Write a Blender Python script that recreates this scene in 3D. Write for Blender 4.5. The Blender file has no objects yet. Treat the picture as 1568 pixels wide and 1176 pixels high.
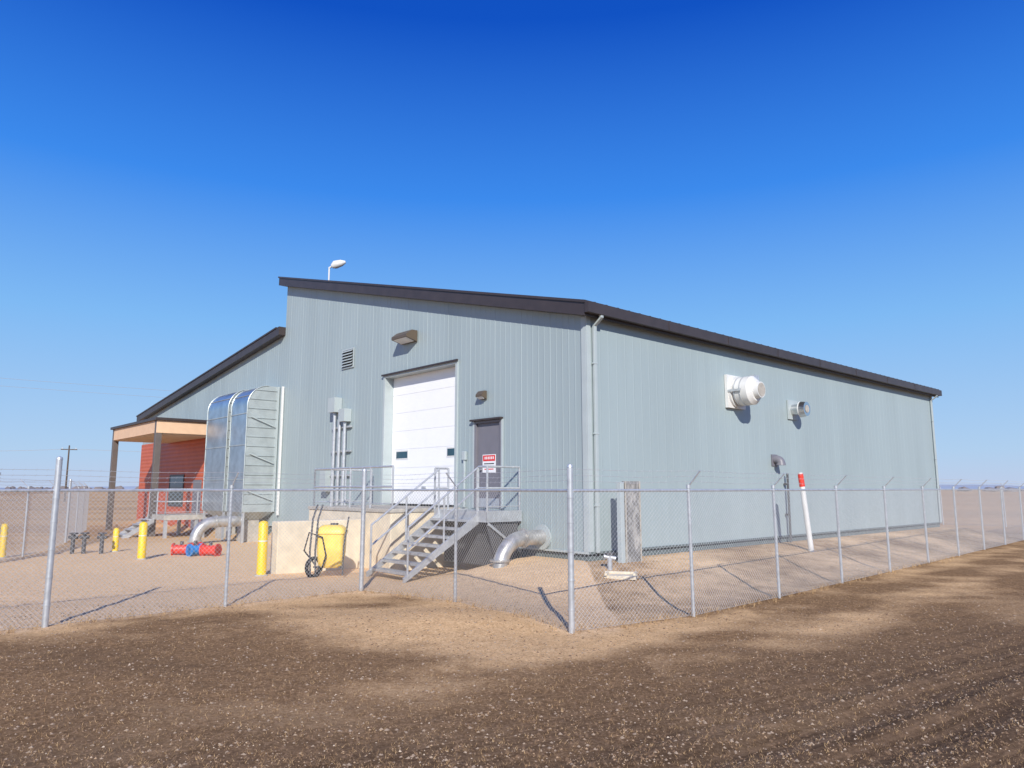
import bpy, math, random
import numpy as np
from mathutils import Vector, noise as mnoise
random.seed(7); rng=np.random.default_rng(7)
scene=bpy.context.scene
U=Vector((0.743,0.669,0)).normalized(); V=Vector((-0.669,0.743,0)).normalized()
C=Vector((1.70,16.27,0))
def W(s,t,z): return C+U*s+V*t+Vector((0,0,z))
def ST(x,y):
    d=Vector((x,y,0))-C
    return d.dot(U),d.dot(V)
# ------------------------------------------------------------- materials
def new_mat(name):
    m=bpy.data.materials.new(name); m.use_nodes=True
    nt=m.node_tree; b=nt.nodes['Principled BSDF']
    return m,nt,b
def coord(nt,scale=(1,1,1),rot=(0,0,0)):
    tc=nt.nodes.new('ShaderNodeTexCoord'); src=tc.outputs['Object']
    if any(rot):
        m1=nt.nodes.new('ShaderNodeMapping'); m1.inputs['Rotation'].default_value=rot
        nt.links.new(src,m1.inputs['Vector']); src=m1.outputs['Vector']
    mp=nt.nodes.new('ShaderNodeMapping'); mp.inputs['Scale'].default_value=scale
    nt.links.new(src,mp.inputs['Vector']); return mp.outputs['Vector']
def noise(nt,vec,scale,detail=4,rough=.55):
    n=nt.nodes.new('ShaderNodeTexNoise'); n.inputs['Scale'].default_value=scale
    n.inputs['Detail'].default_value=detail; n.inputs['Roughness'].default_value=rough
    nt.links.new(vec,n.inputs['Vector']); return n.outputs['Fac']
def ramp(nt,fac,stops):
    r=nt.nodes.new('ShaderNodeValToRGB'); el=r.color_ramp.elements
    while len(el)<len(stops): el.new(.5)
    for e,(p,c) in zip(el,stops): e.position=p; e.color=(*c,1) if len(c)==3 else c
    nt.links.new(fac,r.inputs['Fac']); return r.outputs['Color']
def mix(nt,fac,a,b,mode='MIX'):
    n=nt.nodes.new('ShaderNodeMix'); n.data_type='RGBA'; n.blend_type=mode
    for k,v in ((0,fac),(6,a),(7,b)):
        if isinstance(v,(int,float)): n.inputs[k].default_value=v
        elif isinstance(v,tuple): n.inputs[k].default_value=(*v,1)
        else: nt.links.new(v,n.inputs[k])
    return n.outputs[2]
def bump(nt,b,h,strength=.3,dist=.01):
    n=nt.nodes.new('ShaderNodeBump'); n.inputs['Strength'].default_value=strength; n.inputs['Distance'].default_value=dist
    nt.links.new(h,n.inputs['Height']); nt.links.new(n.outputs['Normal'],b.inputs['Normal'])
def simple(name,col,rough=.5,metal=0.,var=.12,scale=3.,bmp=0.,stretch=(1,1,1)):
    m,nt,b=new_mat(name)
    v=coord(nt,stretch); f=noise(nt,v,scale,5)
    lo=tuple(c*(1-var) for c in col); hi=tuple(min(1,c*(1+var)) for c in col)
    nt.links.new(ramp(nt,f,[(.3,lo),(.7,hi)]),b.inputs['Base Color'])
    b.inputs['Roughness'].default_value=rough; b.inputs['Metallic'].default_value=metal
    if bmp: bump(nt,b,noise(nt,v,scale*6,4),bmp)
    return m
M={}
M['siding']=simple('grey_metal_siding',(.335,.405,.415),.48,0,.06,.9,0,(1,1,.12))
M['trim']=simple('light_trim',(.42,.475,.48),.45,0,.04)
M['fascia']=simple('dark_bronze_fascia',(.050,.038,.036),.45,0,.15)
M['found']=simple('foundation_paint',(.13,.16,.165),.8,0,.12,4)
M['conc']=simple('concrete',(.70,.61,.46),.9,0,.14,3,.3)
M['concd']=simple('old_concrete',(.42,.39,.34),.9,0,.2,6,.3)
M['whited']=simple('white_door_paint',(.88,.885,.88),.35,0,.015)
M['whitem']=simple('white_painted_metal',(.70,.70,.68),.4,0,.06)
M['greyd']=simple('grey_door_paint',(.18,.175,.20),.45,0,.05)
M['galv']=simple('galvanized_steel',(.54,.56,.58),.42,.5,.14,9)
M['galvd']=simple('galvanized_duct',(.46,.52,.56),.32,.8,.18,2.5)
M['galvs']=simple('galvanized_duct_side',(.45,.50,.50),.42,.4,.12,2.5)
M['wire']=simple('fence_wire',(.50,.51,.52),.5,.3,.1,9)
M['steel']=simple('stainless_steel',(.62,.62,.62),.18,.95,.05)
M['dark']=simple('dark_void',(.02,.02,.022),.6)
M['darkg']=simple('dark_grey_metal',(.09,.09,.095),.5,0,.1)
M['bronze']=simple('bronze_lamp',(.13,.10,.07),.45,.2,.1)
M['glass']=simple('window_glass',(.03,.08,.11),.1)
M['yellow']=simple('safety_yellow',(.85,.56,.02),.45,0,.08,6)
M['yellow2']=simple('yellow_plastic',(.88,.62,.13),.45,0,.12,6)
M['red']=simple('red_paint',(.66,.05,.03),.45,0,.1)
M['blue']=simple('blue_paint',(.02,.22,.60),.45,0,.1)
M['beige']=simple('tan_fascia',(.74,.50,.32),.6,0,.06)
M['post']=simple('brown_post',(.13,.11,.10),.5,0,.1)
M['rubber']=simple('black_rubber',(.02,.02,.02),.8)
M['signw']=simple('sign_white',(.8,.8,.8),.4,0,.01)
M['signr']=simple('sign_red',(.7,.03,.03),.4,0,.01)
M['bark']=simple('bark',(.10,.075,.055),.9)
m,nt,b=new_mat('weathered_panel'); v=coord(nt,(1,1,.45))
nt.links.new(ramp(nt,noise(nt,v,5,8,.7),[(.35,(.14,.135,.13)),(.5,(.24,.235,.225)),(.58,(.40,.385,.36)),(.7,(.55,.53,.49))]),b.inputs['Base Color']); b.inputs['Roughness'].default_value=.85; M['wood']=m
m,nt,b=new_mat('red_metal_cladding'); v=coord(nt)
w=nt.nodes.new('ShaderNodeTexWave'); w.bands_direction='Z'; w.inputs['Scale'].default_value=1.6; w.inputs['Distortion'].default_value=0
nt.links.new(v,w.inputs['Vector'])
nt.links.new(mix(nt,.35,ramp(nt,w.outputs['Fac'],[(.1,(.46,.09,.04)),(.9,(.56,.13,.06))]),ramp(nt,noise(nt,v,2),[(.3,(.42,.08,.035)),(.7,(.6,.14,.06))])),b.inputs['Base Color'])
b.inputs['Roughness'].default_value=.5; bump(nt,b,w.outputs['Fac'],.35,.02); M['redw']=m
# ---- ground
m,nt,b=new_mat('ground_dirt')
v=coord(nt); at=nt.nodes.new('ShaderNodeVertexColor'); at.layer_name='mask'
sep=nt.nodes.new('ShaderNodeSeparateColor'); nt.links.new(at.outputs['Color'],sep.inputs['Color'])
yard,road,straw=sep.outputs[0],sep.outputs[1],sep.outputs[2]
fine=noise(nt,v,26,10,.82); med=noise(nt,v,1.7,8,.72); mid2=noise(nt,v,6.5,8,.78)
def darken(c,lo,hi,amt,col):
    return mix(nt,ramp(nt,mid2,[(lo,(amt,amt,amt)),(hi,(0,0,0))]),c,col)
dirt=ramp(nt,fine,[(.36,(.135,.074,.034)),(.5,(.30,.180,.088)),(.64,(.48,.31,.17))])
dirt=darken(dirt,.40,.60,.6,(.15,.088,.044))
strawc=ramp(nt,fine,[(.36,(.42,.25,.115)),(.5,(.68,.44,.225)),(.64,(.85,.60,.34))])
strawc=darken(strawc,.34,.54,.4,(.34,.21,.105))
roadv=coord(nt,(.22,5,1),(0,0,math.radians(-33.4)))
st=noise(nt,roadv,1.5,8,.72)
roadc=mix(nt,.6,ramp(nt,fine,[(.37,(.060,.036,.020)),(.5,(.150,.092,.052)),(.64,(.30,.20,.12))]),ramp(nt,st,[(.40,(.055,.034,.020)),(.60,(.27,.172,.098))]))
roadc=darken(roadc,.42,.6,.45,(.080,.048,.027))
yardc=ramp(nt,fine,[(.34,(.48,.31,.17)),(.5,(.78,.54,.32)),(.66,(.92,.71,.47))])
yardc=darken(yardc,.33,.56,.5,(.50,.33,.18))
def msk(s,lo,hi,amt=.55):
    a=nt.nodes.new('ShaderNodeMath'); a.operation='MULTIPLY_ADD'; nt.links.new(med,a.inputs[0]); a.inputs[1].default_value=amt; nt.links.new(s,a.inputs[2])
    return ramp(nt,a.outputs[0],[(lo,(0,0,0)),(hi,(1,1,1))])
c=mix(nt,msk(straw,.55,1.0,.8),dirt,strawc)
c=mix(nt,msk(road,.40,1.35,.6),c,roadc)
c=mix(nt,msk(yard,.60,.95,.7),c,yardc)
far=coord(nt,(.004,.03,1)); ff=noise(nt,far,1.6,7,.65)
fieldc=ramp(nt,ff,[(.33,(.34,.18,.08)),(.46,(.66,.41,.20)),(.56,(.42,.25,.13)),(.7,(.82,.60,.35))])
fieldc=mix(nt,.35,fieldc,ramp(nt,noise(nt,v,1.2,8,.7),[(.3,(.30,.17,.08)),(.7,(.82,.60,.36))]))
fm=nt.nodes.new('ShaderNodeVertexColor'); fm.layer_name='farmask'
c=mix(nt,fm.outputs['Color'],c,fieldc)
nt.links.new(c,b.inputs['Base Color']); b.inputs['Roughness'].default_value=.95
b.inputs['Specular IOR Level'].default_value=.05
ad=nt.nodes.new('ShaderNodeMath'); ad.operation='MULTIPLY_ADD'; nt.links.new(fine,ad.inputs[0]); ad.inputs[1].default_value=.6; nt.links.new(mid2,ad.inputs[2])
bump(nt,b,ad.outputs[0],.45,.03); M['ground']=m

# ------------------------------------------------------------- mesh builder
class MB:
    def __init__(s): s.v=[];s.f=[];s.m=[];s.mats=[]
    def mi(s,k):
        if k not in s.mats: s.mats.append(k)
        return s.mats.index(k)
    def add(s,vs,fs,k):
        o=len(s.v); i=s.mi(k)
        s.v+= [tuple(p) for p in vs]
        for f in fs: s.f.append(tuple(o+j for j in f)); s.m.append(i)
    def box(s,s0,s1,t0,t1,z0,z1,k):
        p=[W(a,b_,c_) for c_ in (z0,z1) for a,b_ in ((s0,t0),(s1,t0),(s1,t1),(s0,t1))]
        s.hexa(p,k)
    def wbox(s,c,dx,dy,dz,k,rot=0):
        ca,sa=math.cos(rot),math.sin(rot); p=[]
        for z in (0,dz):
            for a,b_ in ((-1,-1),(1,-1),(1,1),(-1,1)):
                x=a*dx/2;y=b_*dy/2
                p.append(Vector((c[0]+x*ca-y*sa,c[1]+x*sa+y*ca,c[2]+z)))
        s.hexa(p,k)
    def hexa(s,p,k): s.add(p,[(0,3,2,1),(4,5,6,7),(0,1,5,4),(1,2,6,5),(2,3,7,6),(3,0,4,7)],k)
    def tube(s,a,b_,r,k,n=8,r2=None,caps=True):
        a=Vector(a);b_=Vector(b_); s.sweep([a,b_],[r,r if r2 is None else r2],k,n,caps)
    def sweep(s,pts,r,k,n=10,caps=True):
        pts=[Vector(p) for p in pts]
        if not isinstance(r,(list,tuple)): r=[r]*len(pts)
        vs=[];prev=None
        for i,p in enumerate(pts):
            d=(pts[min(i+1,len(pts)-1)]-pts[max(i-1,0)]).normalized()
            if prev is None:
                up=Vector((0,0,1)) if abs(d.z)<.9 else Vector((1,0,0))
                x=d.cross(up).normalized()
            else: x=(prev-d*prev.dot(d)).normalized()
            prev=x; y=d.cross(x)
            for j in range(n):
                an=2*math.pi*j/n; vs.append(p+(x*math.cos(an)+y*math.sin(an))*r[i])
        fs=[]
        for i in range(len(pts)-1):
            for j in range(n):
                j2=(j+1)%n; fs.append((i*n+j,i*n+j2,(i+1)*n+j2,(i+1)*n+j))
        if caps: fs.append(tuple(reversed(range(n)))); fs.append(tuple(range((len(pts)-1)*n,len(pts)*n)))
        s.add(vs,fs,k)
    def prism_t(s,prof,t0,t1,k,kside=None):   # prof in (s,z) extruded along t
        n=len(prof); vs=[W(a,t0,z) for a,z in prof]+[W(a,t1,z) for a,z in prof]
        s.add(vs,[(i,(i+1)%n,n+(i+1)%n,n+i) for i in range(n)],k)
        s.add(vs,[tuple(range(n)),tuple(range(2*n-1,n-1,-1))],kside or k)
    def prism_s(s,prof,s0,s1,k):   # prof in (t,z)
        n=len(prof); vs=[W(s0,a,z) for a,z in prof]+[W(s1,a,z) for a,z in prof]
        s.add(vs,[tuple(range(n)),tuple(range(2*n-1,n-1,-1))]+[(i,(i+1)%n,n+(i+1)%n,n+i) for i in range(n)],k)
    def out(s,name,parent=None,smooth=False,bevel=0):
        me=bpy.data.meshes.new(name); me.from_pydata(s.v,[],s.f)
        for k in s.mats: me.materials.append(M[k])
        me.polygons.foreach_set('material_index',s.m)
        if smooth:
            me.polygons.foreach_set('use_smooth',[True]*len(s.f))
        me.update()
        import bmesh
        if len(s.f)<60000:
            bm=bmesh.new(); bm.from_mesh(me); bmesh.ops.recalc_face_normals(bm,faces=bm.faces); bm.to_mesh(me); bm.free()
        if smooth:
            try: me.set_sharp_from_angle(angle=math.radians(40))
            except Exception: pass
        o=bpy.data.objects.new(name,me); scene.collection.objects.link(o)
        if parent: o.parent=parent
        if bevel:
            md=o.modifiers.new('bevel','BEVEL'); md.width=bevel; md.segments=2; md.limit_method='ANGLE'
        return o
def empty(name):
    e=bpy.data.objects.new(name,None); scene.collection.objects.link(e); return e

# ------------------------------------------------------------- terrain
def sstep(x): x=max(0,min(1,x)); return x*x*(3-2*x)
def H(x,y):
    s,t=ST(x,y)
    dx=max(-s,0,s-21.8); dt=max(-t,0,t-34)
    d=math.hypot(dx,dt)
    m=.42*sstep((3.6-d)/3.4)
    if s<0: m*=sstep((3.4-t)/1.8)
    m+=.14*math.exp(-((x+1.0)/1.6)**2-((y-11.3)/1.0)**2)
    r=math.hypot(x,y)
    amp=sstep((60-r)/30)
    n=.03*mnoise.noise(Vector((x*.3,y*.3,0)))+.014*mnoise.noise(Vector((x*1.3,y*1.3,3)))+.016*mnoise.noise(Vector((x*4,y*4,5)))
    q=(y-5.6)-.66*(x-1.02); 
    if q<1.2 and x>-4: n+=.022*math.sin(q*8.5+.5*mnoise.noise(Vector((x*.5,y*.5,2))))*sstep((1.2-q)/1.5)
    z=m+n*amp*(sstep(d/1.5))
    if r>80: z+= .9*mnoise.noise(Vector((x*.006,y*.006,9)))*min(1,(r-80)/200)-.3*min(1,(r-80)/200)
    return z
def axis(lo,hi,step,far):
    a=list(np.arange(lo,hi+1e-6,step)); d=step; x=hi
    up=[]
    while x<far: d*=1.16; x+=d; up.append(x)
    d=step; x=lo; dn=[]
    while x>-far: d*=1.16; x-=d; dn.append(x)
    return dn[::-1]+a+up
xs=axis(-14,18,.125,3500); ys=axis(3.5,22,.125,3500)
nx,ny=len(xs),len(ys)
FP=[(-9.6,8.3),(-6.81,11.0),(-4.92,12.9),(-2.98,14.8),(-1.01,13.35),(.83,10.5)]+[(2.83+2.1*i,11.8+2.08*i) for i in range(0,13)]
def side_fence(x,y):
    def lerpy(pts,x):
        for (a,b_),(c_,d_) in zip(pts,pts[1:]):
            if a<=x<=c_: return b_+(d_-b_)*(x-a)/(c_-a)
        return pts[0][1] if x<pts[0][0] else pts[-1][1]
    return y-lerpy(FP,x)
verts=[];m1=[];m2=[]
for y in ys:
    for x in xs:
        verts.append((x,y,H(x,y)))
        r=math.hypot(x,y); sf=side_fence(x,y) if x>-14 else y-9
        n=mnoise.noise(Vector((x*.4,y*.4,7))); n2=mnoise.noise(Vector((x*.8,y*1.5,17)))
        s,t=ST(x,y)
        yard=.5+.5*max(-1,min(1,(sf+.25*n+.1)/.7))
        if x>1.5: yard*=.42+.25*n
        if y>34 or x<-30: yard=0
        road=.5+.5*max(-1,min(1,((6.3+.66*(x-1.02)) - y)/3.2))
        road=max(road, .70*sstep((8.6-y+.5*n2)/4.2))
        road=max(road,.34*math.exp(-((x+5.2)/2.6)**2-((y-9.0+.25*(x+5))/1.0)**2))
        straw=.10+.5*n+.25*n2
        straw+= 1.15*math.exp(-((x+.8)/1.9)**2-((y-11.3)/1.5)**2)+.4*math.exp(-((sf+.6)/.6)**2)*(1 if x<4 else .5)
        straw+= .65*math.exp(-((x-.1)/.9)**2-((y-9.5)/.8)**2)
        if x>1.5: straw+=.3*math.exp(-((sf+2.6)/.8)**2)
        m1+= [max(0,min(1,yard)),max(0,min(1,road)),max(0,min(1,straw)),1]
        f=sstep((r-27)/8)
        if x>12: f=sstep((s-25)/4)
        if x<-12: f=max(f,sstep((-x-14.5)/3))
        m2+= [f,f,f,1]
faces=[(j*nx+i,j*nx+i+1,(j+1)*nx+i+1,(j+1)*nx+i) for j in range(ny-1) for i in range(nx-1)]
me=bpy.data.meshes.new('ground'); me.from_pydata(verts,[],faces); me.materials.append(M['ground'])
a=me.color_attributes.new('mask','FLOAT_COLOR','POINT'); a.data.foreach_set('color',m1)
a=me.color_attributes.new('farmask','FLOAT_COLOR','POINT'); a.data.foreach_set('color',m2)
me.polygons.foreach_set('use_smooth',[True]*len(faces)); me.update()
g=bpy.data.objects.new('ground',me); scene.collection.objects.link(g)

def scatter(name,mats,n,xr,yr,kind,pts=None):
    vs=[];fs=[];mi=[]
    for i in range(n):
        if pts is None:
            u=rng.random(); y=yr[0]+(yr[1]-yr[0])*u**1.7; wdt=min(1,(y*.78+1)/ (xr[1]))
            x=rng.uniform(xr[0],xr[1])*wdt
        else: x,y=pts[i]
        s,t=ST(x,y)
        if s>-.1 and t>-.1: continue
        z=H(x,y); o=len(vs)
        if kind in('stone','clod'):
            r=rng.uniform(.004,.010)*(1.7 if rng.random()<.03 else 1)
            if kind=='clod': r=rng.uniform(.008,.022)
            a=rng.uniform(0,6.28)
            for k in range(5):
                an=a+k*1.257+rng.uniform(-.3,.3); vs.append((x+math.cos(an)*r*rng.uniform(.8,1.3),y+math.sin(an)*r*rng.uniform(.7,1.2),z-.002))
            vs.append((x+rng.uniform(-.3,.3)*r,y,z+r*rng.uniform(.4,.8)))
            for k in range(5): fs.append((o+k,o+(k+1)%5,o+5))
            mm=rng.integers(0,len(mats)); mi+=[mm]*5
        else:
            sc=1 if kind=='grass' else 4.5
            for q in range(3 if sc==1 else 5):
                a=rng.uniform(0,6.28); h=rng.uniform(.008,.030)*sc; w=.0022 if sc==1 else .003; lx=rng.uniform(-.03,.03)*sc**.6;ly=rng.uniform(-.03,.03)*sc**.6
                bx=x+rng.uniform(-.02,.02); by=y+rng.uniform(-.02,.02); o=len(vs)
                vs+= [(bx-math.cos(a)*w,by-math.sin(a)*w,z-.002),(bx+math.cos(a)*w,by+math.sin(a)*w,z-.002),(bx+lx,by+ly,z+h)]
                fs.append((o,o+1,o+2)); mi.append(rng.integers(0,len(mats)))
    me=bpy.data.meshes.new(name); me.from_pydata(vs,[],fs)
    for k in mats: me.materials.append(M[k])
    me.polygons.foreach_set('material_index',[int(q) for q in mi]); me.update()
    o=bpy.data.objects.new(name,me); scene.collection.objects.link(o)
M['st1']=simple('stone_tan',(.40,.27,.16),.9); M['st2']=simple('stone_grey',(.32,.24,.17),.9); M['st3']=simple('stone_brown',(.17,.105,.06),.9);M['st4']=simple('stone_pale',(.56,.45,.33),.9)
M['gr1']=simple('dry_grass_tan',(.54,.36,.18),.9); M['gr2']=simple('dry_grass_brown',(.27,.165,.085),.9)
scatter('gravel',['st1','st2','st3','st3','st3','st1','st3','st2','st1','st4'],32000,(-13,13),(5,17),'stone')
scatter('dirt_clods',['st3','st3','st2'],9000,(-13,13),(5,13),'clod')
scatter('dry_grass',['gr1','gr2','gr2'],26000,(-12,12),(5,15.5),'grass')
tp=[]
for (a_,b_) in zip(FP,FP[1:12]):
    for k in range(80):
        u=rng.random(); tp.append((a_[0]+(b_[0]-a_[0])*u+rng.normal(0,.10),a_[1]+(b_[1]-a_[1])*u+rng.normal(0,.10)))
scatter('fence_line_weeds',['gr1','gr2','gr1'],len(tp),None,None,'tuft',tp)

# ------------------------------------------------------------- building
bld=empty('metal_building')
TP=15.85
RU=lambda t:6.22+.254*t
RL=lambda t:8.28-.1165*(t-TP)
LEN=21.8; TE=34.0
def roofu(t): return (RU(t) if t<=TP else RL(t))-.3
wl=MB()
def wallseg(t0,t1,z0,z1=None):
    a=roofu(t0+1e-5) if z1 is None else z1; b_=roofu(t1-1e-5) if z1 is None else z1
    wl.add([W(0,t0,z0),W(0,t1,z0),W(0,t1,b_),W(0,t0,a)],[(0,1,2,3)],'siding')
BZ=.62
DT0,DT1,DZ0,DZ1=2.93,4.00,1.50,3.75
OT0,OT1,OZ0,OZ1=4.84,8.43,1.50,5.42
for a_,b_ in ((0,DT0),(DT1,OT0),(OT1,TP)): wallseg(a_,b_,BZ)
wl.add([W(0,TP,BZ),W(0,TE,BZ),W(0,TE,roofu(TE)),W(0,TP,RL(TP)-.3)],[(0,1,2,3)],'siding')
wallseg(DT0,DT1,BZ,DZ0); wallseg(DT0,DT1,DZ1); wallseg(OT0,OT1,BZ,OZ0); wallseg(OT0,OT1,OZ1)
wl.add([W(0,0,BZ),W(LEN,0,BZ),W(LEN,0,roofu(0)),W(0,0,roofu(0))],[(0,1,2,3)],'siding')
wl.add([W(0,TE,0),W(LEN,TE,0),W(LEN,TE,roofu(TE)),W(0,TE,roofu(TE))],[(0,1,2,3)],'siding')
wl.add([W(LEN,0,BZ),W(LEN,TP,BZ),W(LEN,TP,RU(TP)-.3),W(LEN,0,roofu(0))],[(0,1,2,3)],'siding')
wl.add([W(LEN,TP,BZ),W(LEN,TE,BZ),W(LEN,TE,roofu(TE)),W(LEN,TP,RL(TP)-.3)],[(0,1,2,3)],'siding')
wl.add([W(0,TP,7.9),W(LEN,TP,7.9),W(LEN,TP,9.95),W(0,TP,9.95)],[(0,1,2,3)],'siding')
wl.out('walls',bld)
rb=MB()
def ribf(t,z0,z1,p=.0065,w0=.024,w1=.010):
    vs=[]
    for z in (z0,z1): vs+= [W(.001,t-w0,z),W(-p,t-w1,z),W(-p,t+w1,z),W(.001,t+w0,z)]
    rb.add(vs,[(0,1,5,4),(1,2,6,5),(2,3,7,6)],'siding')
t=.17; i=0
while t<TE:
    zt=roofu(t)-.02
    segs=[(BZ,zt)]
    for (a_,b_,c_,d_) in ((DT0-.1,DT1+.1,DZ0,DZ1+.1),(OT0-.12,OT1+.12,OZ0,OZ1+.12),(10.3,11.35,5.95,6.75)):
        if a_<t<b_:
            n=[]
            for (p,q) in segs:
                if q<=c_ or p>=d_: n.append((p,q)); continue
                if p<c_: n.append((p,c_))
                if q>d_: n.append((d_,q))
            segs=n
    for p,q in segs: ribf(t,p,q,.007 if i%5==0 else .0045)
    t+=.203; i+=1
s=.45
while s<LEN-.1:
    w0,w1,p=.026,.010,.0028; vs=[]
    for z in (BZ,roofu(0)-.0): vs+=[W(s-w0,.001,z),W(s-w1,-p,z),W(s+w1,-p,z),W(s+w0,.001,z)]
    rb.add(vs,[(0,1,5,4),(1,2,6,5),(2,3,7,6)],'siding'); s+=.305
rb.out('siding_ribs',bld)
f=MB()
f.box(.04,LEN-.04,.04,TE-.04,-.4,BZ+.0,'found')
f.out('foundation',bld)
tr=MB()
tr.box(-.02,LEN,-.03,-.0015,BZ-.05,BZ+.0,'found'); tr.box(-.035,-.0015,0,TE,BZ-.05,BZ,'trim')
tr.box(-.035,.10,-.035,-.0,BZ+.002,roofu(0)-.02,'trim'); tr.box(-.037,-.002,0.001,.14,BZ+.002,roofu(0)-.02,'trim')
tr.box(LEN-.12,LEN+.02,-.035,0,BZ+.002,roofu(0)-.02,'trim')
tr.out('corner_trim',bld,bevel=.004)
rf=MB()
EO=-.20
def roofslab(t0,t1,fn,s0,s1,th,k): rf.prism_s([(t0,fn(t0)-th),(t1,fn(t1)-th),(t1,fn(t1)),(t0,fn(t0))],s0,s1,k)
roofslab(EO,TP+.2,RU,-.28,LEN+.3,.32,'fascia'); 
roofslab(TP+.003,TE+.5,RL,-.28,LEN+.3,.32,'fascia')
roofslab(EO-.04,TP+.24,lambda t:RU(t)+.035,-.31,LEN+.33,.06,'fascia')
roofslab(TP+.245,TE+.54,lambda t:RL(t)+.035,-.31,LEN+.33,.06,'fascia')
rf.box(-.30,LEN+.3,EO-.14,EO-.02,RU(EO)-.26,RU(EO)-.03,'fascia')
for k in range(1,8): rf.box(LEN*k/8-.03,LEN*k/8+.03,EO-.148,EO-.141,RU(EO)-.26,RU(EO)-.03,'fascia')
for k in range(0,55):
    s_=.1+k*.41
    rf.hexa([W(s_-.012,EO,RU(EO)+.03),W(s_+.012,EO,RU(EO)+.03),W(s_+.012,TP+.2,RU(TP+.2)+.03),W(s_-.012,TP+.2,RU(TP+.2)+.03),
             W(s_-.012,EO,RU(EO)+.05),W(s_+.012,EO,RU(EO)+.05),W(s_+.012,TP+.2,RU(TP+.2)+.05),W(s_-.012,TP+.2,RU(TP+.2)+.05)],'fascia')
rf.out('roof',bld)
ds=MB()
def down(s,w=.045,dpt=.07):
    zt=RU(EO)-.265
    ds.box(s-w,s+w,-.037-dpt,-.037,.60,zt-.22,'trim')
    ds.hexa([W(s-w,-.037-dpt,zt-.22),W(s+w,-.037-dpt,zt-.22),W(s+w,-.037,zt-.22),W(s-w,-.037,zt-.22),W(s-w,EO-.12,zt-.06),W(s+w,EO-.12,zt-.06),W(s+w,EO-.05,zt-.06),W(s-w,EO-.05,zt-.06)],'trim')
    ds.box(s-w,s+w,EO-.12,EO-.05,zt-.06,zt+.01,'trim')
    for z in (1.6,3.2,4.8): ds.box(s-w-.02,s+w+.02,-.037-dpt-.006,-.037,z,z+.04,'trim')
down(.19); down(LEN-.22,.035,.05)
ds.out('downspouts',bld,bevel=.008)
# overhead door
od=MB()
dep=.28
od.box(dep,dep+.05,OT0,OT1,OZ0,OZ1,'whited')
nsec=7; hh=(OZ1-OZ0)/nsec
for i in range(nsec):
    z=OZ0+i*hh
    od.box(dep-.012,dep-.001,OT0+.01,OT1-.01,z+.004,z+hh-.004,'whited')
for tt in (5.25,7.85):
    zc=OZ0+3*hh-.17
    od.box(dep-.022,dep-.0125,tt-.34,tt+.34,zc-.14,zc+.14,'whitem')
    od.box(dep-.026,dep-.0225,tt-.30,tt+.30,zc-.10,zc+.10,'glass')
od.box(dep-.05,dep-.0125,6.55,6.75,OZ0+.5,OZ0+.56,'galv')
od.box(dep-.02,dep-.0125,OT0+.01,OT1-.01,OZ0+.004,OZ0+.05,'rubber')
od.out('overhead_door',bld,bevel=.003)
fr=MB()
for (a_,b_) in ((OT0-.10,OT0),(OT1,OT1+.10)): fr.box(-.04,dep,a_,b_,OZ0,OZ1,'trim')
fr.box(-.045,dep,OT0-.10,OT1+.10,OZ1,OZ1+.10,'trim'); fr.box(-.10,-.045,OT0-.14,OT1+.14,OZ1+.06,OZ1+.11,'fascia')
fr.box(-.03,.1,DT0,DT0+.06,DZ0,DZ1-.06,'greyd'); fr.box(-.03,.1,DT1-.06,DT1,DZ0,DZ1-.06,'greyd'); fr.box(-.03,.1,DT0,DT1,DZ1-.06,DZ1,'greyd')
fr.box(-.12,-.002,DT0-.06,DT1+.10,DZ1+.002,DZ1+.05,'fascia')
fr.box(-.03,-.002,DT0-.07,DT0-.001,DZ0,DZ1,'trim'); fr.box(-.03,-.002,DT1+.001,DT1+.07,DZ0,DZ1,'trim')
fr.box(.04,.08,DT0+.062,DT1-.062,DZ0+.01,DZ1-.062,'greyd')
fr.box(.0,.04,DT1-.20,DT1-.14,DZ0+.95,DZ0+1.05,'steel'); fr.box(-.035,.0,DT1-.28,DT1-.14,DZ0+.98,DZ0+1.01,'steel')
fr.box(.028,.0395,DT0+.062,DT1-.062,DZ0+.01,DZ0+.25,'galv')
fr.out('door_frames',bld,bevel=.004)
sg=MB()
sg.box(.030,.038,3.20,3.72,2.40,2.87,'signw'); sg.box(.027,.0295,3.22,3.70,2.70,2.85,'signr')
for i,(a_,b_) in enumerate(((3.26,3.66),(3.30,3.62),(3.28,3.64))): sg.box(.0275,.0295,a_,b_,2.62-i*.07,2.645-i*.07,'dark' if i<2 else 'signr')
for i in range(6): sg.box(.024,.0268,3.27+i*.065,3.305+i*.065,2.745,2.815,'signw')
sg.out('door_warning_sign',bld)
lv=MB()
lv.box(-.04,-.018,10.42,11.22,6.02,6.70,'trim'); lv.box(-.043,-.041,10.48,11.16,6.07,6.65,'dark')
for i in range(6):
    z=6.09+i*.097; vs=[W(-.044,10.48,z+.05),W(-.044,11.16,z+.05),W(-.095,11.16,z),W(-.095,10.48,z),W(-.044,10.48,z+.06),W(-.044,11.16,z+.06),W(-.095,11.16,z+.012),W(-.095,10.48,z+.012)]
    lv.hexa(vs,'trim')
lv.out('wall_louver',bld)
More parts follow.
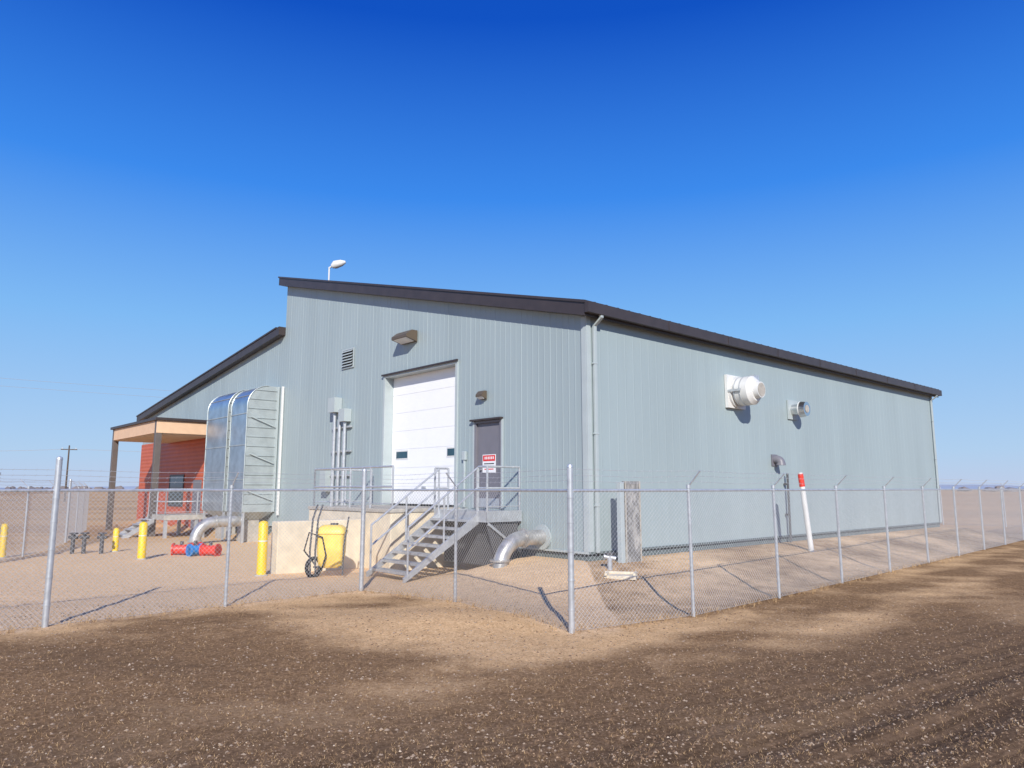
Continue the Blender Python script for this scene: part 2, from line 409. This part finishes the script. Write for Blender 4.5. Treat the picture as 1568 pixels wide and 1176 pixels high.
for nm,tt,zz,w,h,d in (('wall_light_large',7.12,6.50,.40,.33,.42),('wall_light_small',3.62,4.42,.13,.22,.20)):
    L=MB()
    L.box(-.03,-.017,tt-w*.7,tt+w*.7,zz-h*.5,zz+h*.5,'bronze')
    L.prism_t([(-.03,zz+h*.5),(-d*.55,zz+h*.5),(-d,zz+h*.05),(-d,zz-h*.2),(-.03,zz-h*.5)],tt-w,tt+w,'bronze')
    L.prism_t([(-d*.93,zz-h*.235),(-d*.93,zz-h*.19),(-.10,zz-h*.46),(-.10,zz-h*.50)],tt-w*.85,tt+w*.85,'whitem')
    L.out(nm,bld,bevel=.01)
bx=MB(); bx.box(-.09,-.018,4.32,4.46,2.75,2.98,'trim'); bx.box(-.07,-.018,4.36,4.42,1.5,2.75,'trim'); bx.out('door_control_box',bld,bevel=.01)
cd=MB()
for tt,zt in ((11.0,4.6),(10.65,4.55),(11.35,4.9)):
    cd.tube(W(-.16,tt,.0),W(-.16,tt,zt),.055,'galv',10)
cd.box(-.30,-.017,11.15,11.6,4.55,5.05,'trim')
cd.box(-.28,-.017,10.5,10.85,4.2,4.62,'trim')
for z in (1.6,2.4,3.2,4.0): cd.box(-.10,-.017,10.4,11.7,z,z+.06,'galv')
cd.box(-.25,-.017,11.7,12.1,1.9,2.6,'trim'); 
cd.out('electrical_conduits',bld,smooth=False)
def arc(fn,n=10,a0=0,a1=math.pi/2): return [fn(a0+(a1-a0)*i/n) for i in range(n+1)]
vt=MB()
s0,z0=6.12,4.68
vt.box(s0-.46,s0+.46,-.10,-.013,z0-.46,z0+.46,'whitem')
vt.tube(W(s0,-.10,z0),W(s0,-.16,z0),.44,'whitem',28)
vt.tube(W(s0,-.16,z0),W(s0,-.52,z0),.34,'whitem',28)
vt.tube(W(s0,-.22,z0),W(s0,-.62,z0+.0),.40,'whitem',28)
vt.tube(W(s0,-.62,z0),W(s0,-.72,z0),.40,'whitem',28,.30)
vt.tube(W(s0,-.72,z0),W(s0,-.86,z0),.24,'whitem',24,.22)
vt.tube(W(s0,-.862,z0),W(s0,-.87,z0),.19,'concd',24)
vt.sweep([W(s0,-.40,z0),W(s0,-.43,z0)],[.41,.41],'galv',28); vt.sweep([W(s0,-.24,z0),W(s0,-.27,z0)],[.41,.41],'galv',28)
vt.box(s0-.46,s0-.44,-.5,-.1,z0-.03,z0+.03,'galv'); vt.box(s0+.05,s0+.30,-.64,-.50,z0+.28,z0+.44,'galv')
vt.out('exhaust_fan',bld,smooth=True)
vt=MB(); s0,z0=9.45,4.42
vt.box(s0-.30,s0+.30,-.05,-.013,z0-.30,z0+.30,'trim')
vt.tube(W(s0,-.05,z0),W(s0,-.42,z0),.17,'steel',24)
vt.tube(W(s0,-.30,z0),W(s0,-.34,z0),.25,'whitem',24); vt.tube(W(s0,-.34,z0),W(s0,-.50,z0),.25,'steel',24,.22)
vt.tube(W(s0,-.505,z0),W(s0,-.51,z0),.12,'concd',20)
vt.out('stainless_vent',bld,smooth=True)
vt=MB(); s0,z0=8.2,2.83
vt.box(s0-.17,s0+.17,-.03,-.013,z0-.17,z0+.17,'greyd')
vt.sweep([W(s0,-.03,z0+.02)]+arc(lambda a:W(s0,-.10-.12*math.sin(a),z0-.10+.12*math.cos(a)))+[W(s0,-.22,z0-.15)],[.12]*11+[.13,.14],'greyd',16)
vt.out('gooseneck_vent',bld,smooth=True)
# ducts
dm=MB()
def duct(t0,t1,top,bot,dp):
    R=.80
    prof=[(-.03,bot),(-.03,top)]+[(-dp+R-R*math.sin(a),top-R+R*math.cos(a)) for a in [i*math.pi/2/14 for i in range(15)]]+[(-dp,bot)]
    dm.prism_t(prof,t0,t1,'galvd','galvs')
    z=bot+.3
    while z<top-.1:
        sx=dp if z<top-R else dp-R+math.sqrt(max(0,R*R-(z-(top-R))**2))
        dm.box(-sx+.02,-.10,t0-.030,t0-.0005,z,z+.03,'galvs')
        z+=.36
    outer=[W(a-.01,t0-.01,z+.005) for a,z in prof[2:]]
    dm.sweep(outer,.018,'galvs',6)
    outer=[W(a-.01,t1+.01,z+.005) for a,z in prof[2:]]
    dm.sweep(outer,.018,'galvs',6)
    for z in (bot+1.2,bot+2.5,bot+3.7): dm.box(-dp-.025,-dp-.0005,t0,t1,z,z+.035,'galvs')
    for q in [i*math.pi/2/3 for i in range(0,3)]:
        c0=W(-dp+R-(R+.012)*math.sin(q),t0,top-R+(R+.012)*math.cos(q)); c1=c0+V*(t1-t0); dm.tube(c0,c1,.014,'galvs',6)
    dm.box(-.10,-.035,t0-.08,t0-.0005,bot,top,'trim')
    tm=(t0+t1)/2; sm=-dp/2-.05
    a=[W(-dp,t0,bot),W(-.05,t0,bot),W(-.05,t1,bot),W(-dp,t1,bot)]
    b2=[W(sm-.3,tm-.35,bot-.3),W(sm+.3,tm-.35,bot-.3),W(sm+.3,tm+.35,bot-.3),W(sm-.3,tm+.35,bot-.3)]
    dm.hexa(b2+a,'galvs')
    dm.box(sm-.28,sm+.28,tm-.33,tm+.33,-.05,bot-.3,'concd')
    for q in (t0+.06,t1-.06): 
        dm.box(-dp+.02,-dp+.1,q-.04,q+.04,-.05,bot,'galv')
duct(16.15,17.7,5.93,1.12,1.24); duct(18.05,20.3,5.97,1.12,1.24)
for zz in (4.7,3.3,1.9): dm.tube(W(-1.1,16.08,zz),W(-.15,16.08,zz-.35),.022,'trim',6)
dm.box(-.12,-.04,15.65,15.71,1.0,5.9,'whitem')
dm.out('air_ducts',bld,smooth=True)
rw=MB()
rw.box(-.05,-.018,22.5,TE-.02,0,4.45,'redw'); 
rw.box(-.07,-.052,24.0,25.1,.1,2.4,'greyd'); rw.box(-.075,-.052,26.5,28.5,1.2,2.6,'glass'); rw.box(-.07,-.052,22.6,23.7,2.9,3.6,'dark')
for (a_,b_,c_,d_) in ((26.42,26.5,1.12,2.68),(28.5,28.58,1.12,2.68)): rw.box(-.09,-.052,a_,b_,c_,d_,'darkg')
rw.box(-.09,-.052,26.5,28.5,2.6,2.68,'darkg'); rw.box(-.09,-.052,26.5,28.5,1.12,1.2,'darkg')
rw.out('red_entrance_wall',bld)
cn=MB()
T0,T1,SS=22.3,29.4,-2.66
cn.box(SS-.1,-.06,T0-.1,T1+.1,4.90,5.02,'fascia')
cn.box(SS,-.07,T0,T1,4.36,4.898,'beige')
cn.box(SS+.08,-.08,T0+.08,T1-.08,4.33,4.358,'conc')
for tt in (T0+.02,T1-.26):
    cn.box(SS-.004,SS+.24,tt,tt+.24,-.1,4.899,'post')
cn.out('entrance_canopy',bld,bevel=.01)
rl=MB(); p=W(.6,13.6,RU(13.6))
rl.tube(p,p+Vector((0,0,.66)),.03,'whitem',8); rl.tube(p+Vector((0,0,.63)),p+Vector((.25,-.05,.77)),.035,'whitem',8)
q=p+Vector((.10,-.02,.68))
rl.sweep([q,q+Vector((.12,0,.07)),q+Vector((.36,0,.14)),q+Vector((.52,0,.18))],[.08,.16,.13,.05],'whitem',12)
rl.out('roof_floodlight',bld,smooth=True)

# ------------------------------------------------------------- dock & stairs
dk=MB()
dk.box(-2.2,-.04,4.55,8.9,-.3,1.40,'conc'); dk.box(-2.23,-.04,4.52,8.93,1.40,1.50,'concd')
dk.box(-4.55,-2.235,5.74,6.10,-.3,1.22,'conc')
dk.out('loading_dock',None,bevel=.02)
dr=MB()
def rail(mb,pts,zt=1.05,post=True,k='galv',r=.026):
    for a,b_ in zip(pts,pts[1:]):
        for h in (zt,zt*.52): mb.tube(a+Vector((0,0,h)),b_+Vector((0,0,h)),r,k,8)
        mb.tube(a+Vector((0,0,.12)),b_+Vector((0,0,.12)),.012,k,6)
    for p in pts: mb.tube(p,p+Vector((0,0,zt)),r,k,8)
rail(dr,[W(-2.1,t,1.5) for t in (4.65,5.7,6.75,7.8,8.8)])
rail(dr,[W(-2.1,8.8,1.5),W(-1.1,8.8,1.5),W(-.2,8.8,1.5)])
dr.out('dock_handrail',None,smooth=True)
sr=MB()
lt0,lt1=2.16,4.22; ls=-1.12; LZ=1.46
sr.box(ls,-.05,lt0,lt1,LZ-.04,LZ,'galv')
sr.box(ls-.02,ls,lt0-.02,lt1,LZ-.24,LZ+.02,'galv'); sr.box(ls-.02,-.05,lt0-.022,lt0-.001,LZ-.24,LZ+.02,'galv'); sr.box(ls,-.05,lt1,lt1+.02,LZ-.24,LZ+.02,'galv')
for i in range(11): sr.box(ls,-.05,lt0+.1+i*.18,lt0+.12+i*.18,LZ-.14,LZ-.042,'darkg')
# dark panels added to stand in for shade under the landing, plus raking brackets
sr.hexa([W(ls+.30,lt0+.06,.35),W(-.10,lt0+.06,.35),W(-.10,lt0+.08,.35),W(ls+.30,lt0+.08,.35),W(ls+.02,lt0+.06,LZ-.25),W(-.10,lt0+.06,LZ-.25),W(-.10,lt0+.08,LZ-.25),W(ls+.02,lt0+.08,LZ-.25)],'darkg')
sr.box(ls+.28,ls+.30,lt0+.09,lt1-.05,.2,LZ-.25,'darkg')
for tt in (lt0,lt1-.06):
    p=[W(ls+.05,tt,LZ-.24),W(ls+.05,tt+.05,LZ-.24),W(-.05,tt+.05,.55),W(-.05,tt,.55)]
    q_=[x+Vector((0,0,-.07)) for x in p]
    sr.hexa(q_+p,'galv')
nst=7; run=.27; rise=LZ/ (nst+1); st0,st1=2.52,3.98
for i in range(nst):
    z=LZ-rise*(i+1); a=ls-.02-run*(i+1)
    for k in range(4): sr.box(a+k*run/4,a+k*run/4+run/4-.02,st0,st1,z-.03,z,'galv')
    sr.box(a-.025,a-.001,st0,st1,z-.05,z+.004,'galv')
tot=run*(nst+.6)
for tt in (st0-.05,st1):
    p0=W(ls,tt,LZ-.02);p1=W(ls,tt+.045,LZ-.02);p2=W(ls-tot,tt+.045,.10);p3=W(ls-tot,tt,.10)
    dn=Vector((0,0,-.26)); sr.hexa([p0+dn,p1+dn,p2+Vector((0,0,-.12)),p3+Vector((0,0,-.12)),p0,p1,p2,p3],'galv')
def srail(tt):
    top=W(ls-.03,tt,LZ); bot=W(ls-tot+.1,tt,.14)
    for h in (1.02,.55): sr.tube(top+Vector((0,0,h)),bot+Vector((0,0,h)),.024,'galv',8)
    for k in (0,.5,1): 
        q=top.lerp(bot,k); sr.tube(q-Vector((0,0,.1)),q+Vector((0,0,1.02)),.024,'galv',8)
srail(st0-.03); srail(st1+.03)
rail(sr,[W(-.1,lt0,LZ),W(ls,lt0,LZ),W(ls,st0-.03,LZ)],1.05)
rail(sr,[W(ls,lt1,LZ),W(-.7,lt1,LZ)],1.05)
sr.out('metal_staircase',None,smooth=False)

# ------------------------------------------------------------- fences
def fence(name,pts,term,fabric=True,ztop=2.0,rline=.028,barb=True,outsign=1,sp=.072,wr=.0022,extra={}):
    e=empty(name); P=[Vector((x,y,H(x,y))) for x,y in pts]
    po=MB()
    for i,p in enumerate(P):
        h=ztop-p.z
        d=(P[min(i+1,len(P)-1)]-P[max(i-1,0)]); d.z=0; d.normalize(); o=Vector((d.y,-d.x,0))*outsign
        if i in term:
            x_=extra.get(i,0)
            po.tube(p-Vector((0,0,.3)),p+Vector((0,0,h+.30+x_)),.044,'galv',14); po.sweep([p+Vector((0,0,h+.30+x_)),p+Vector((0,0,h+.335+x_)),p+Vector((0,0,h+.35+x_))],[.049,.042,.01],'galv',14)
            for z in (.3,.7,1.1,1.5,1.85): po.tube(p+Vector((0,0,z)),p+Vector((0,0,z+.025)),.050,'galv',14)
        else:
            lean=Vector((random.uniform(-.02,.02),random.uniform(-.01,.01),0))
            po.tube(p-Vector((0,0,.3))-lean,p+Vector((0,0,h+.02)),rline,'galv',12)
            if barb:
                po.tube(p+Vector((0,0,h)),p+Vector((0,0,h+.06)),rline+.008,'galv',12)
                po.tube(p+Vector((0,0,h+.03)),p+Vector((0,0,h+.28))+o*.24,.012,'galv',6)
    po.out('posts',e,smooth=True)
    rl=MB(); 
    for a,b_ in zip(P,P[1:]):
        rl.tube((a.x,a.y,ztop-.03),(b_.x,b_.y,ztop-.03),.021,'galv',8)
    rl.out('top_rail',e,smooth=True)
    if barb:
        bw=MB()
        for i in range(len(P)-1):
            for q in (1,2,3):
                ends=[]
                for j in (i,i+1):
                    p=P[j]; d=(P[min(j+1,len(P)-1)]-P[max(j-1,0)]); d.z=0; d.normalize(); o=Vector((d.y,-d.x,0))*outsign
                    ends.append(Vector((p.x,p.y,ztop+.03+.082*q))+(Vector() if j in term else o*.078*q))
                sag=random.uniform(.01,.035)
                mid=ends[0].lerp(ends[1],.5)-Vector((0,0,sag))
                bw.sweep([ends[0],mid,ends[1]],.0026,'wire',4,False)
                L=(ends[1]-ends[0]).length; n=int(L/.14)
                for k in range(1,n):
                    c=ends[0].lerp(ends[1],k/n)-Vector((0,0,sag*(1-abs(2*k/n-1))))
                    bw.tube(c-Vector((.01,.006,.018)),c+Vector((.01,.006,.018)),.0016,'wire',3,caps=False)
        bw.out('barbed_wire',e)
    if fabric:
        fb=MB()
        for a,b_ in zip(P,P[1:]):
            L=math.hypot(b_.x-a.x,b_.y-a.y); za=a.z+.03; zb=b_.z+.03
            dx=Vector(((b_.x-a.x)/L,(b_.y-a.y)/L,0)); nrm=Vector((dx.y,-dx.x,0))
            Hh=ztop-.02-max(za,zb)
            def pt(u,h,off): 
                zz=za+(zb-za)*u/L; return Vector((a.x,a.y,0))+dx*u+nrm*off+Vector((0,0,zz+h*(ztop-.02-zz)/Hh))
            for sgn in (1,-1):
                u0=-Hh
                while u0<L+Hh:
                    if sgn>0: lo=max(0,-u0); hi=min(Hh,L-u0)
                    else: lo=max(0,u0-L); hi=min(Hh,u0)
                    if hi-lo>.03:
                        pA=pt(u0+sgn*lo,lo,.028+.002*sgn); pB=pt(u0+sgn*hi,hi,.028+.002*sgn)
                        fb.tube(pA,pB,wr,'wire',3,caps=False)
                    u0+=sp
            fb.tube(pt(0,.0,.028),pt(L,.0,.028),.002,'wire',4,caps=False)
        fb.out('chain_link_mesh',e)
    return e
fence('chain_link_fence',FP,{1,3,5},outsign=1,extra={1:.13,3:.05})
lx,ly=FP[-1]
fence('chain_link_fence',[(lx-2.0*i,ly+2.25*i) for i in range(0,9)],{0},outsign=-1,sp=.11,wr=.003)
fence('chain_link_fence',[(-15.5,14.2),(-14.6,16.9),(-13.9,19.5),(-14.6,22.2),(-15.5,25),(-16.6,27.6),(-17.8,30.2),(-19.2,33),(-20.6,35.8)],{0,2,5},outsign=-1,sp=.11,wr=.003)

# ------------------------------------------------------------- other objects
def bollard(x,y,h,r=.085):
    b=MB(); z=H(x,y)
    b.sweep([(x,y,z-.2),(x,y,z+h-.06),(x,y,z+h-.02),(x,y,z+h)],[r,r,r*.75,r*.2],'yellow',18)
    b.sweep([(x,y,z+h*.62),(x,y,z+h*.64)],[r+.003,r+.003],'whitem',18,False)
    b.sweep([(x,y,z-.02),(x,y,z+.03)],[r+.05,r+.03],'concd',18)
    b.out('yellow_bollard',None,smooth=True)
bollard(-5.79,17.25,1.25,.11); bollard(-10.5,21.1,1.05,.11); bollard(-12.65,23.7,.75,.09); bollard(-15.0,21.9,1.0,.09)
M['pipe']=simple('galvanized_pipe',(.50,.49,.47),.40,.6,.3,5)
def elbow(name,t,z,r,out,k='pipe',s_in=0.,plate=True):
    p=MB(); z0=H(*W(-out,t,0)[:2]); R=min(.72,z-.05)*.95
    a=[W(s_in-.02,t,z),W(-out+R,t,z)]
    a+= [W(-out+R-R*math.sin(x),t,z-R+R*math.cos(x)) for x in [i*math.pi/2/10 for i in range(1,11)]]
    a.append(W(-out,t,z0-.1))
    p.sweep(a,r,k,20)
    p.sweep([W(-out,t,z0+.10),W(-out,t,z0+.14)],[r+.05,r+.05],k,20)
    q=a[1]; p.sweep([q,q+U*.05],[r+.05,r+.05],k,20)
    q=a[5]; dd=(a[6]-a[4]).normalized(); p.sweep([q-dd*.012,q+dd*.012],[r+.012,r+.012],k,20)
    if plate: p.sweep([W(-.06,t,z),W(-.02,t,z)],[r+.12,r+.12],'trim',20)
    p.out(name,None,smooth=True)
elbow('pipe_elbow',1.45,.88,.17,1.35)
elbow('pipe_elbow',16.7,.78,.20,2.7,s_in=-1.0,plate=False)
pm=MB(); p=Vector((8.15,20.2,0)); z=H(p.x,p.y)
a=p+Vector((0,0,z-.2)); b_=p+Vector((-.17,0,2.05)); c_=p+Vector((-.205,0,2.40))
pm.tube(a,b_,.07,'whitem',14); pm.tube(b_,c_,.075,'red',14); pm.tube(c_,c_+Vector((0,0,.03)),.06,'whitem',14)
pm.out('pipeline_marker',None,smooth=True)
pm=MB(); p=W(8.7,-.14,0); pm.tube(p+Vector((0,0,.3)),p+Vector((0,0,2.45)),.035,'darkg',8); pm.box(8.66,8.74,-.14,-.03,1.2,1.26,'darkg'); pm.box(8.66,8.74,-.14,-.03,2.1,2.16,'darkg');pm.out('ground_conduit',None)
wb=MB()
wb.box(.34,.46,-.62,-.50,.3,2.14,'trim')
wb.box(.50,1.04,-.60,-.52,.25,2.16,'wood'); wb.box(.50,.54,-.62,-.602,.3,2.16,'concd'); wb.box(1.0,1.04,-.62,-.602,.3,2.16,'concd')
wb.box(.40,1.0,-.50,-.46,1.0,1.10,'concd'); wb.box(.40,1.0,-.50,-.46,1.8,1.90,'concd')
wb.out('weathered_panel_post',None,bevel=.008)
sb=MB(); q=Vector((2.15,14.75,0)); z=H(q.x,q.y)
sb.wbox((q.x,q.y,z-.03),.62,.38,.07,'conc',math.radians(-15)); sb.wbox((q.x,q.y+.16,z+.04),.60,.05,.05,'conc',math.radians(-15))
sb.wbox((q.x-.28,q.y,z+.04),.05,.34,.05,'conc',math.radians(-15)); sb.wbox((q.x+.28,q.y,z+.04),.05,.34,.05,'conc',math.radians(-15))
sb.out('concrete_splash_block',None,bevel=.008)
hy=MB(); q=Vector((2.0,15.25,0)); z=H(q.x,q.y)
hy.tube(q+Vector((0,0,z-.1)),q+Vector((0,0,z+.30)),.05,'galv',12); hy.tube(q+Vector((-.12,0,z+.26)),q+Vector((.12,0,z+.22)),.045,'galv',12); hy.tube(q+Vector((0,0,z+.30)),q+Vector((0,0,z+.34)),.09,'darkg',12)
hy.out('yard_hydrant',None,smooth=True)
# yellow tank cart: rounded plastic tank on a two-wheel frame with hose
yc=MB(); q=Vector((-4.15,17.1,0)); z=H(q.x,q.y)
def Q(x,y,zz): return q+Vector((x,y,z+zz))
def rring(w,d,r,zz,n=5):
    out=[]
    for cx,cy,a0 in ((w-r,d-r,0),(-w+r,d-r,90),(-w+r,-d+r,180),(w-r,-d+r,270)):
        for i in range(n):
            a=math.radians(a0+90*i/(n-1)); out.append(Q(cx+r*math.cos(a),cy+r*math.sin(a),zz))
    return out
lev=[(.20,.14,.10,.20),(.27,.19,.10,.26),(.30,.22,.10,.55),(.31,.23,.10,.95),(.33,.25,.10,.97),(.33,.25,.10,1.02),(.29,.21,.10,1.10),(.20,.14,.09,1.16)]
vs=[];n_=20
for w_,d_,r_,zz in lev: vs+=rring(w_,d_,r_,zz)
fs=[]
for i in range(len(lev)-1):
    for j in range(n_): fs.append((i*n_+j,i*n_+(j+1)%n_,(i+1)*n_+(j+1)%n_,(i+1)*n_+j))
fs.append(tuple(range(n_-1,-1,-1))); fs.append(tuple(range((len(lev)-1)*n_,len(lev)*n_)))
yc.add(vs,fs,'yellow2')
yc.tube(Q(.05,0,1.15),Q(.05,0,1.20),.09,'darkg',14)
for x in (-.28,-.40):
    yc.sweep([Q(x,-.26,.05),Q(x-.02,-.28,.6),Q(x+.02,-.27,1.3),Q(x+.07,-.10,1.62)],.022,'darkg',8)
yc.sweep([Q(.33,-.26,.05),Q(.34,-.27,.7),Q(.42,-.20,1.35)],.018,'darkg',8)
yc.sweep([Q(-.36,-.15,.22)+Vector((math.cos(a)*.19*.6,math.cos(a)*.19*.8,math.sin(a)*.20)) for a in [i*2*math.pi/20 for i in range(21)]],.045,'rubber',8,False)
yc.tube(Q(-.38,-.1,.22),Q(.30,-.1,.22),.02,'darkg',8)
yc.sweep([Q(-.15,-.27,.15),Q(-.05,-.30,.5),Q(-.15,-.28,.9),Q(-.45,-.28,1.0),Q(-.55,-.28,.6),Q(-.3,-.28,.3)],.018,'rubber',8)
yc.out('yellow_tank_cart',None,smooth=True)
for (x,y,k,a_,l) in ((-10.0,22.5,'red',.2,.52),(-9.5,22.3,'blue',.9,.40),(-9.0,22.2,'red',-.2,.52),(-9.75,22.9,'red',1.2,.40)):
    h=MB(); z=H(x,y)+.17; d=Vector((math.cos(a_),math.sin(a_),0)); p=Vector((x,y,z))
    h.tube(p-d*l/2,p+d*l/2,.14,k,16); h.tube(p-d*l/2,p-d*(l/2-.05),.19,k,16); h.tube(p+d*(l/2-.05),p+d*l/2,.19,k,16); h.tube(p+Vector((0,0,.1)),p+Vector((0,0,.24)),.05,'darkg',10)
    h.out('pipe_fitting',None,smooth=True)
ep=MB(); ep.box(-2.6,-.10,20.7,23.0,.72,.92,'concd')
for a_ in (-2.5,-1.3,-.3):
    for b_ in (20.8,22.9): ep.box(a_-.06,a_+.06,b_-.06,b_+.06,-.1,.72,'galv')
rail(ep,[W(-2.55,t_,.92) for t_ in (20.75,21.85,22.95)],1.05); rail(ep,[W(s_,20.75,.92) for s_ in (-2.55,-1.3,-.2)],1.05)
for i in range(4):
    ep.box(-2.9-.28*i,-2.62-.28*i,22.0,22.95,.70-.2*i,.74-.2*i,'galv')
for tt in (21.96,22.96): ep.hexa([W(-2.6,tt,.60),W(-2.6,tt+.04,.60),W(-3.8,tt+.04,-.15),W(-3.8,tt,-.15),W(-2.6,tt,.80),W(-2.6,tt+.04,.80),W(-3.8,tt+.04,.05),W(-3.8,tt,.05)],'galv')
ep.out('access_platform',None)
vv=MB()
for dx in (0,.35,.9):
    q=Vector((-13.6+dx,23.0,0)); z=H(q.x,q.y); vv.tube(q+Vector((0,0,z-.1)),q+Vector((0,0,z+.6)),.06,'darkg',10); vv.tube(q+Vector((-.14,0,z+.5)),q+Vector((.14,0,z+.5)),.05,'darkg',10); vv.tube(q+Vector((0,0,z+.6)),q+Vector((0,0,z+.64)),.13,'darkg',12)
vv.out('valve_manifold',None)

# ------------------------------------------------------------- distance
def pole(x,y,h):
    z=H(x,y); p=MB(); p.tube((x,y,z-.5),(x,y,z+h),.15,'bark',8,.10); p.wbox((x,y,z+h-.7),2.2,.12,.14,'bark',.5)
    for d in (-.9,0,.9): p.tube((x+d*.88,y+d*.48,z+h-.56),(x+d*.88,y+d*.48,z+h-.35),.05,'whitem',6)
    p.out('utility_pole',None)
pole(-68,112,8.6); pole(-104,106,8.6)
pw=MB()
def wire(a,b_,sag,r):
    a=Vector(a);b_=Vector(b_); pw.sweep([a.lerp(b_,i/16)-Vector((0,0,sag*(1-(2*i/16-1)**2))) for i in range(17)],r,'wire',4,False)
wire((-75,20,11.4),(-12,56,8.6),.8,.008); wire((-75,21,11.0),(-12,57,8.2),.8,.008)
for d in (-.9,.9): wire((-104+d,106,8.0),(-68+d,112,8.0),.5,.012); wire((-68+d,112,8.0),(20+d,127,8.0),.8,.012); wire((-200+d,90,8.),(-104+d,106,8.0),.8,.012)
pw.out('power_lines',None)
def tree(name,x,y,h,seed):
    r=random.Random(seed); tm=MB(); z=H(x,y)
    def br(p,d,l,rad,dep):
        q=p+d*l; tm.tube(p,q,rad,'bark',5,rad*.65,caps=False)
        if dep==0: return
        for k in range(3 if dep>2 else 4):
            nd=(d+Vector((r.uniform(-.7,.7),r.uniform(-.7,.7),r.uniform(-.15,.5)))).normalized()
            br(p+d*l*r.uniform(.6,1),nd,l*r.uniform(.6,.8),rad*.6,dep-1)
    br(Vector((x,y,z-.2)),Vector((0,0,1)),h*.3,h*.03,5)
    tm.out(name,None)
tree('bare_tree',-83,118,7,1); tree('bare_tree',-88,121,8,5); tree('bare_tree',-94,120,7,9)
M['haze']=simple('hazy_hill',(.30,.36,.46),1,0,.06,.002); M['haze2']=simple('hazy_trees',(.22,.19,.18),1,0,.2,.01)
hl=MB()
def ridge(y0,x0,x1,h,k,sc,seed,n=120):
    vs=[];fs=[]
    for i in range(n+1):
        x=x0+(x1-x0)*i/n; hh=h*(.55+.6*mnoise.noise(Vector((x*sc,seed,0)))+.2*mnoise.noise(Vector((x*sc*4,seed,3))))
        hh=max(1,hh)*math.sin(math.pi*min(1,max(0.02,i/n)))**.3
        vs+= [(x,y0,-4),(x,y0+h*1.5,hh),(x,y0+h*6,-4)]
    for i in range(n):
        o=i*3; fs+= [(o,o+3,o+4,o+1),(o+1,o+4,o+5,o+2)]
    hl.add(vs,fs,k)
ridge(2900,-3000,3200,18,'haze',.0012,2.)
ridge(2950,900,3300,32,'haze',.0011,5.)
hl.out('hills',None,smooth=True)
tl=MB()
for i in range(420):
    if rng.random()<.55: x=rng.uniform(-700,-250)
    else: x=rng.uniform(350,800)
    y=560+rng.uniform(-30,60)+30*math.sin(x*.03)
    w=rng.uniform(2,5);h=rng.uniform(1.5,4.5); z=H(x,y)-.3
    c=Vector((x,y,z)); vs=[];
    for k in range(7):
        an=k*6.283/7; vs.append(c+Vector((math.cos(an)*w,math.sin(an)*w,rng.uniform(0,.3)*h)))
    for k in range(7):
        an=k*6.283/7+.4; vs.append(c+Vector((math.cos(an)*w*.6,math.sin(an)*w*.6,h*rng.uniform(.6,1.))))
    vs.append(c+Vector((0,0,h*1.05)))
    tl.add(vs,[(k,(k+1)%7,7+(k+1)%7,7+k) for k in range(7)]+[(7+k,7+(k+1)%7,14) for k in range(7)],'haze2')
tl.out('distant_trees',None)

# ------------------------------------------------------------- light, world, camera
el=math.radians(30)
sd=Vector((-.079*math.cos(el),.997*math.cos(el),-math.sin(el)))
L=bpy.data.lights.new('sun','SUN'); L.energy=5.0; L.angle=math.radians(.6); L.color=(1,.955,.88)
lo=bpy.data.objects.new('sun',L); lo.rotation_euler=sd.to_track_quat('-Z','Y').to_euler(); lo.location=(0,-20,30); scene.collection.objects.link(lo)
w=bpy.data.worlds.new('World'); scene.world=w; w.use_nodes=True; nt=w.node_tree
bg=nt.nodes['Background']; sk=nt.nodes.new('ShaderNodeTexSky'); sk.sky_type='NISHITA'; sk.sun_disc=False
sk.sun_elevation=el; sk.sun_rotation=math.radians(175.5); sk.altitude=300; sk.air_density=1.0; sk.dust_density=.4; sk.ozone_density=3.5
tc=nt.nodes.new('ShaderNodeTexCoord'); sx=nt.nodes.new('ShaderNodeSeparateXYZ'); nt.links.new(tc.outputs['Generated'],sx.inputs[0])
rp=nt.nodes.new('ShaderNodeValToRGB'); els=rp.color_ramp.elements
stops=[(0,(.50,.60,.82)),(.045,(.42,.61,.86)),(.21,(.21,.49,.91)),(.38,(.040,.255,.86)),(.57,(.0,.080,.56)),(1,(.0,.04,.36))]
while len(els)<len(stops): els.new(.5)
for e,(p,c) in zip(els,stops): e.position=p; e.color=(*c,1)
nt.links.new(sx.outputs[2],rp.inputs['Fac'])
sc=nt.nodes.new('ShaderNodeVectorMath'); sc.operation='SCALE'; sc.inputs['Scale'].default_value=1/.12; nt.links.new(rp.outputs['Color'],sc.inputs[0])
mx=nt.nodes.new('ShaderNodeMix'); mx.data_type='RGBA'; mx.inputs[0].default_value=.94
nt.links.new(sk.outputs['Color'],mx.inputs[6]); nt.links.new(sc.outputs['Vector'],mx.inputs[7])
nt.links.new(mx.outputs[2],bg.inputs['Color']); bg.inputs['Strength'].default_value=.12
cam=bpy.data.cameras.new('camera'); cam.lens=25.58; cam.sensor_width=36; cam.clip_end=9000; cam.clip_start=.05
co=bpy.data.objects.new('camera',cam); co.location=(0,0,2.0); co.rotation_euler=(math.radians(90+8.17),0,0); scene.collection.objects.link(co)
scene.camera=co
scene.view_settings.view_transform='Standard'; scene.view_settings.look='None'; scene.view_settings.exposure=0
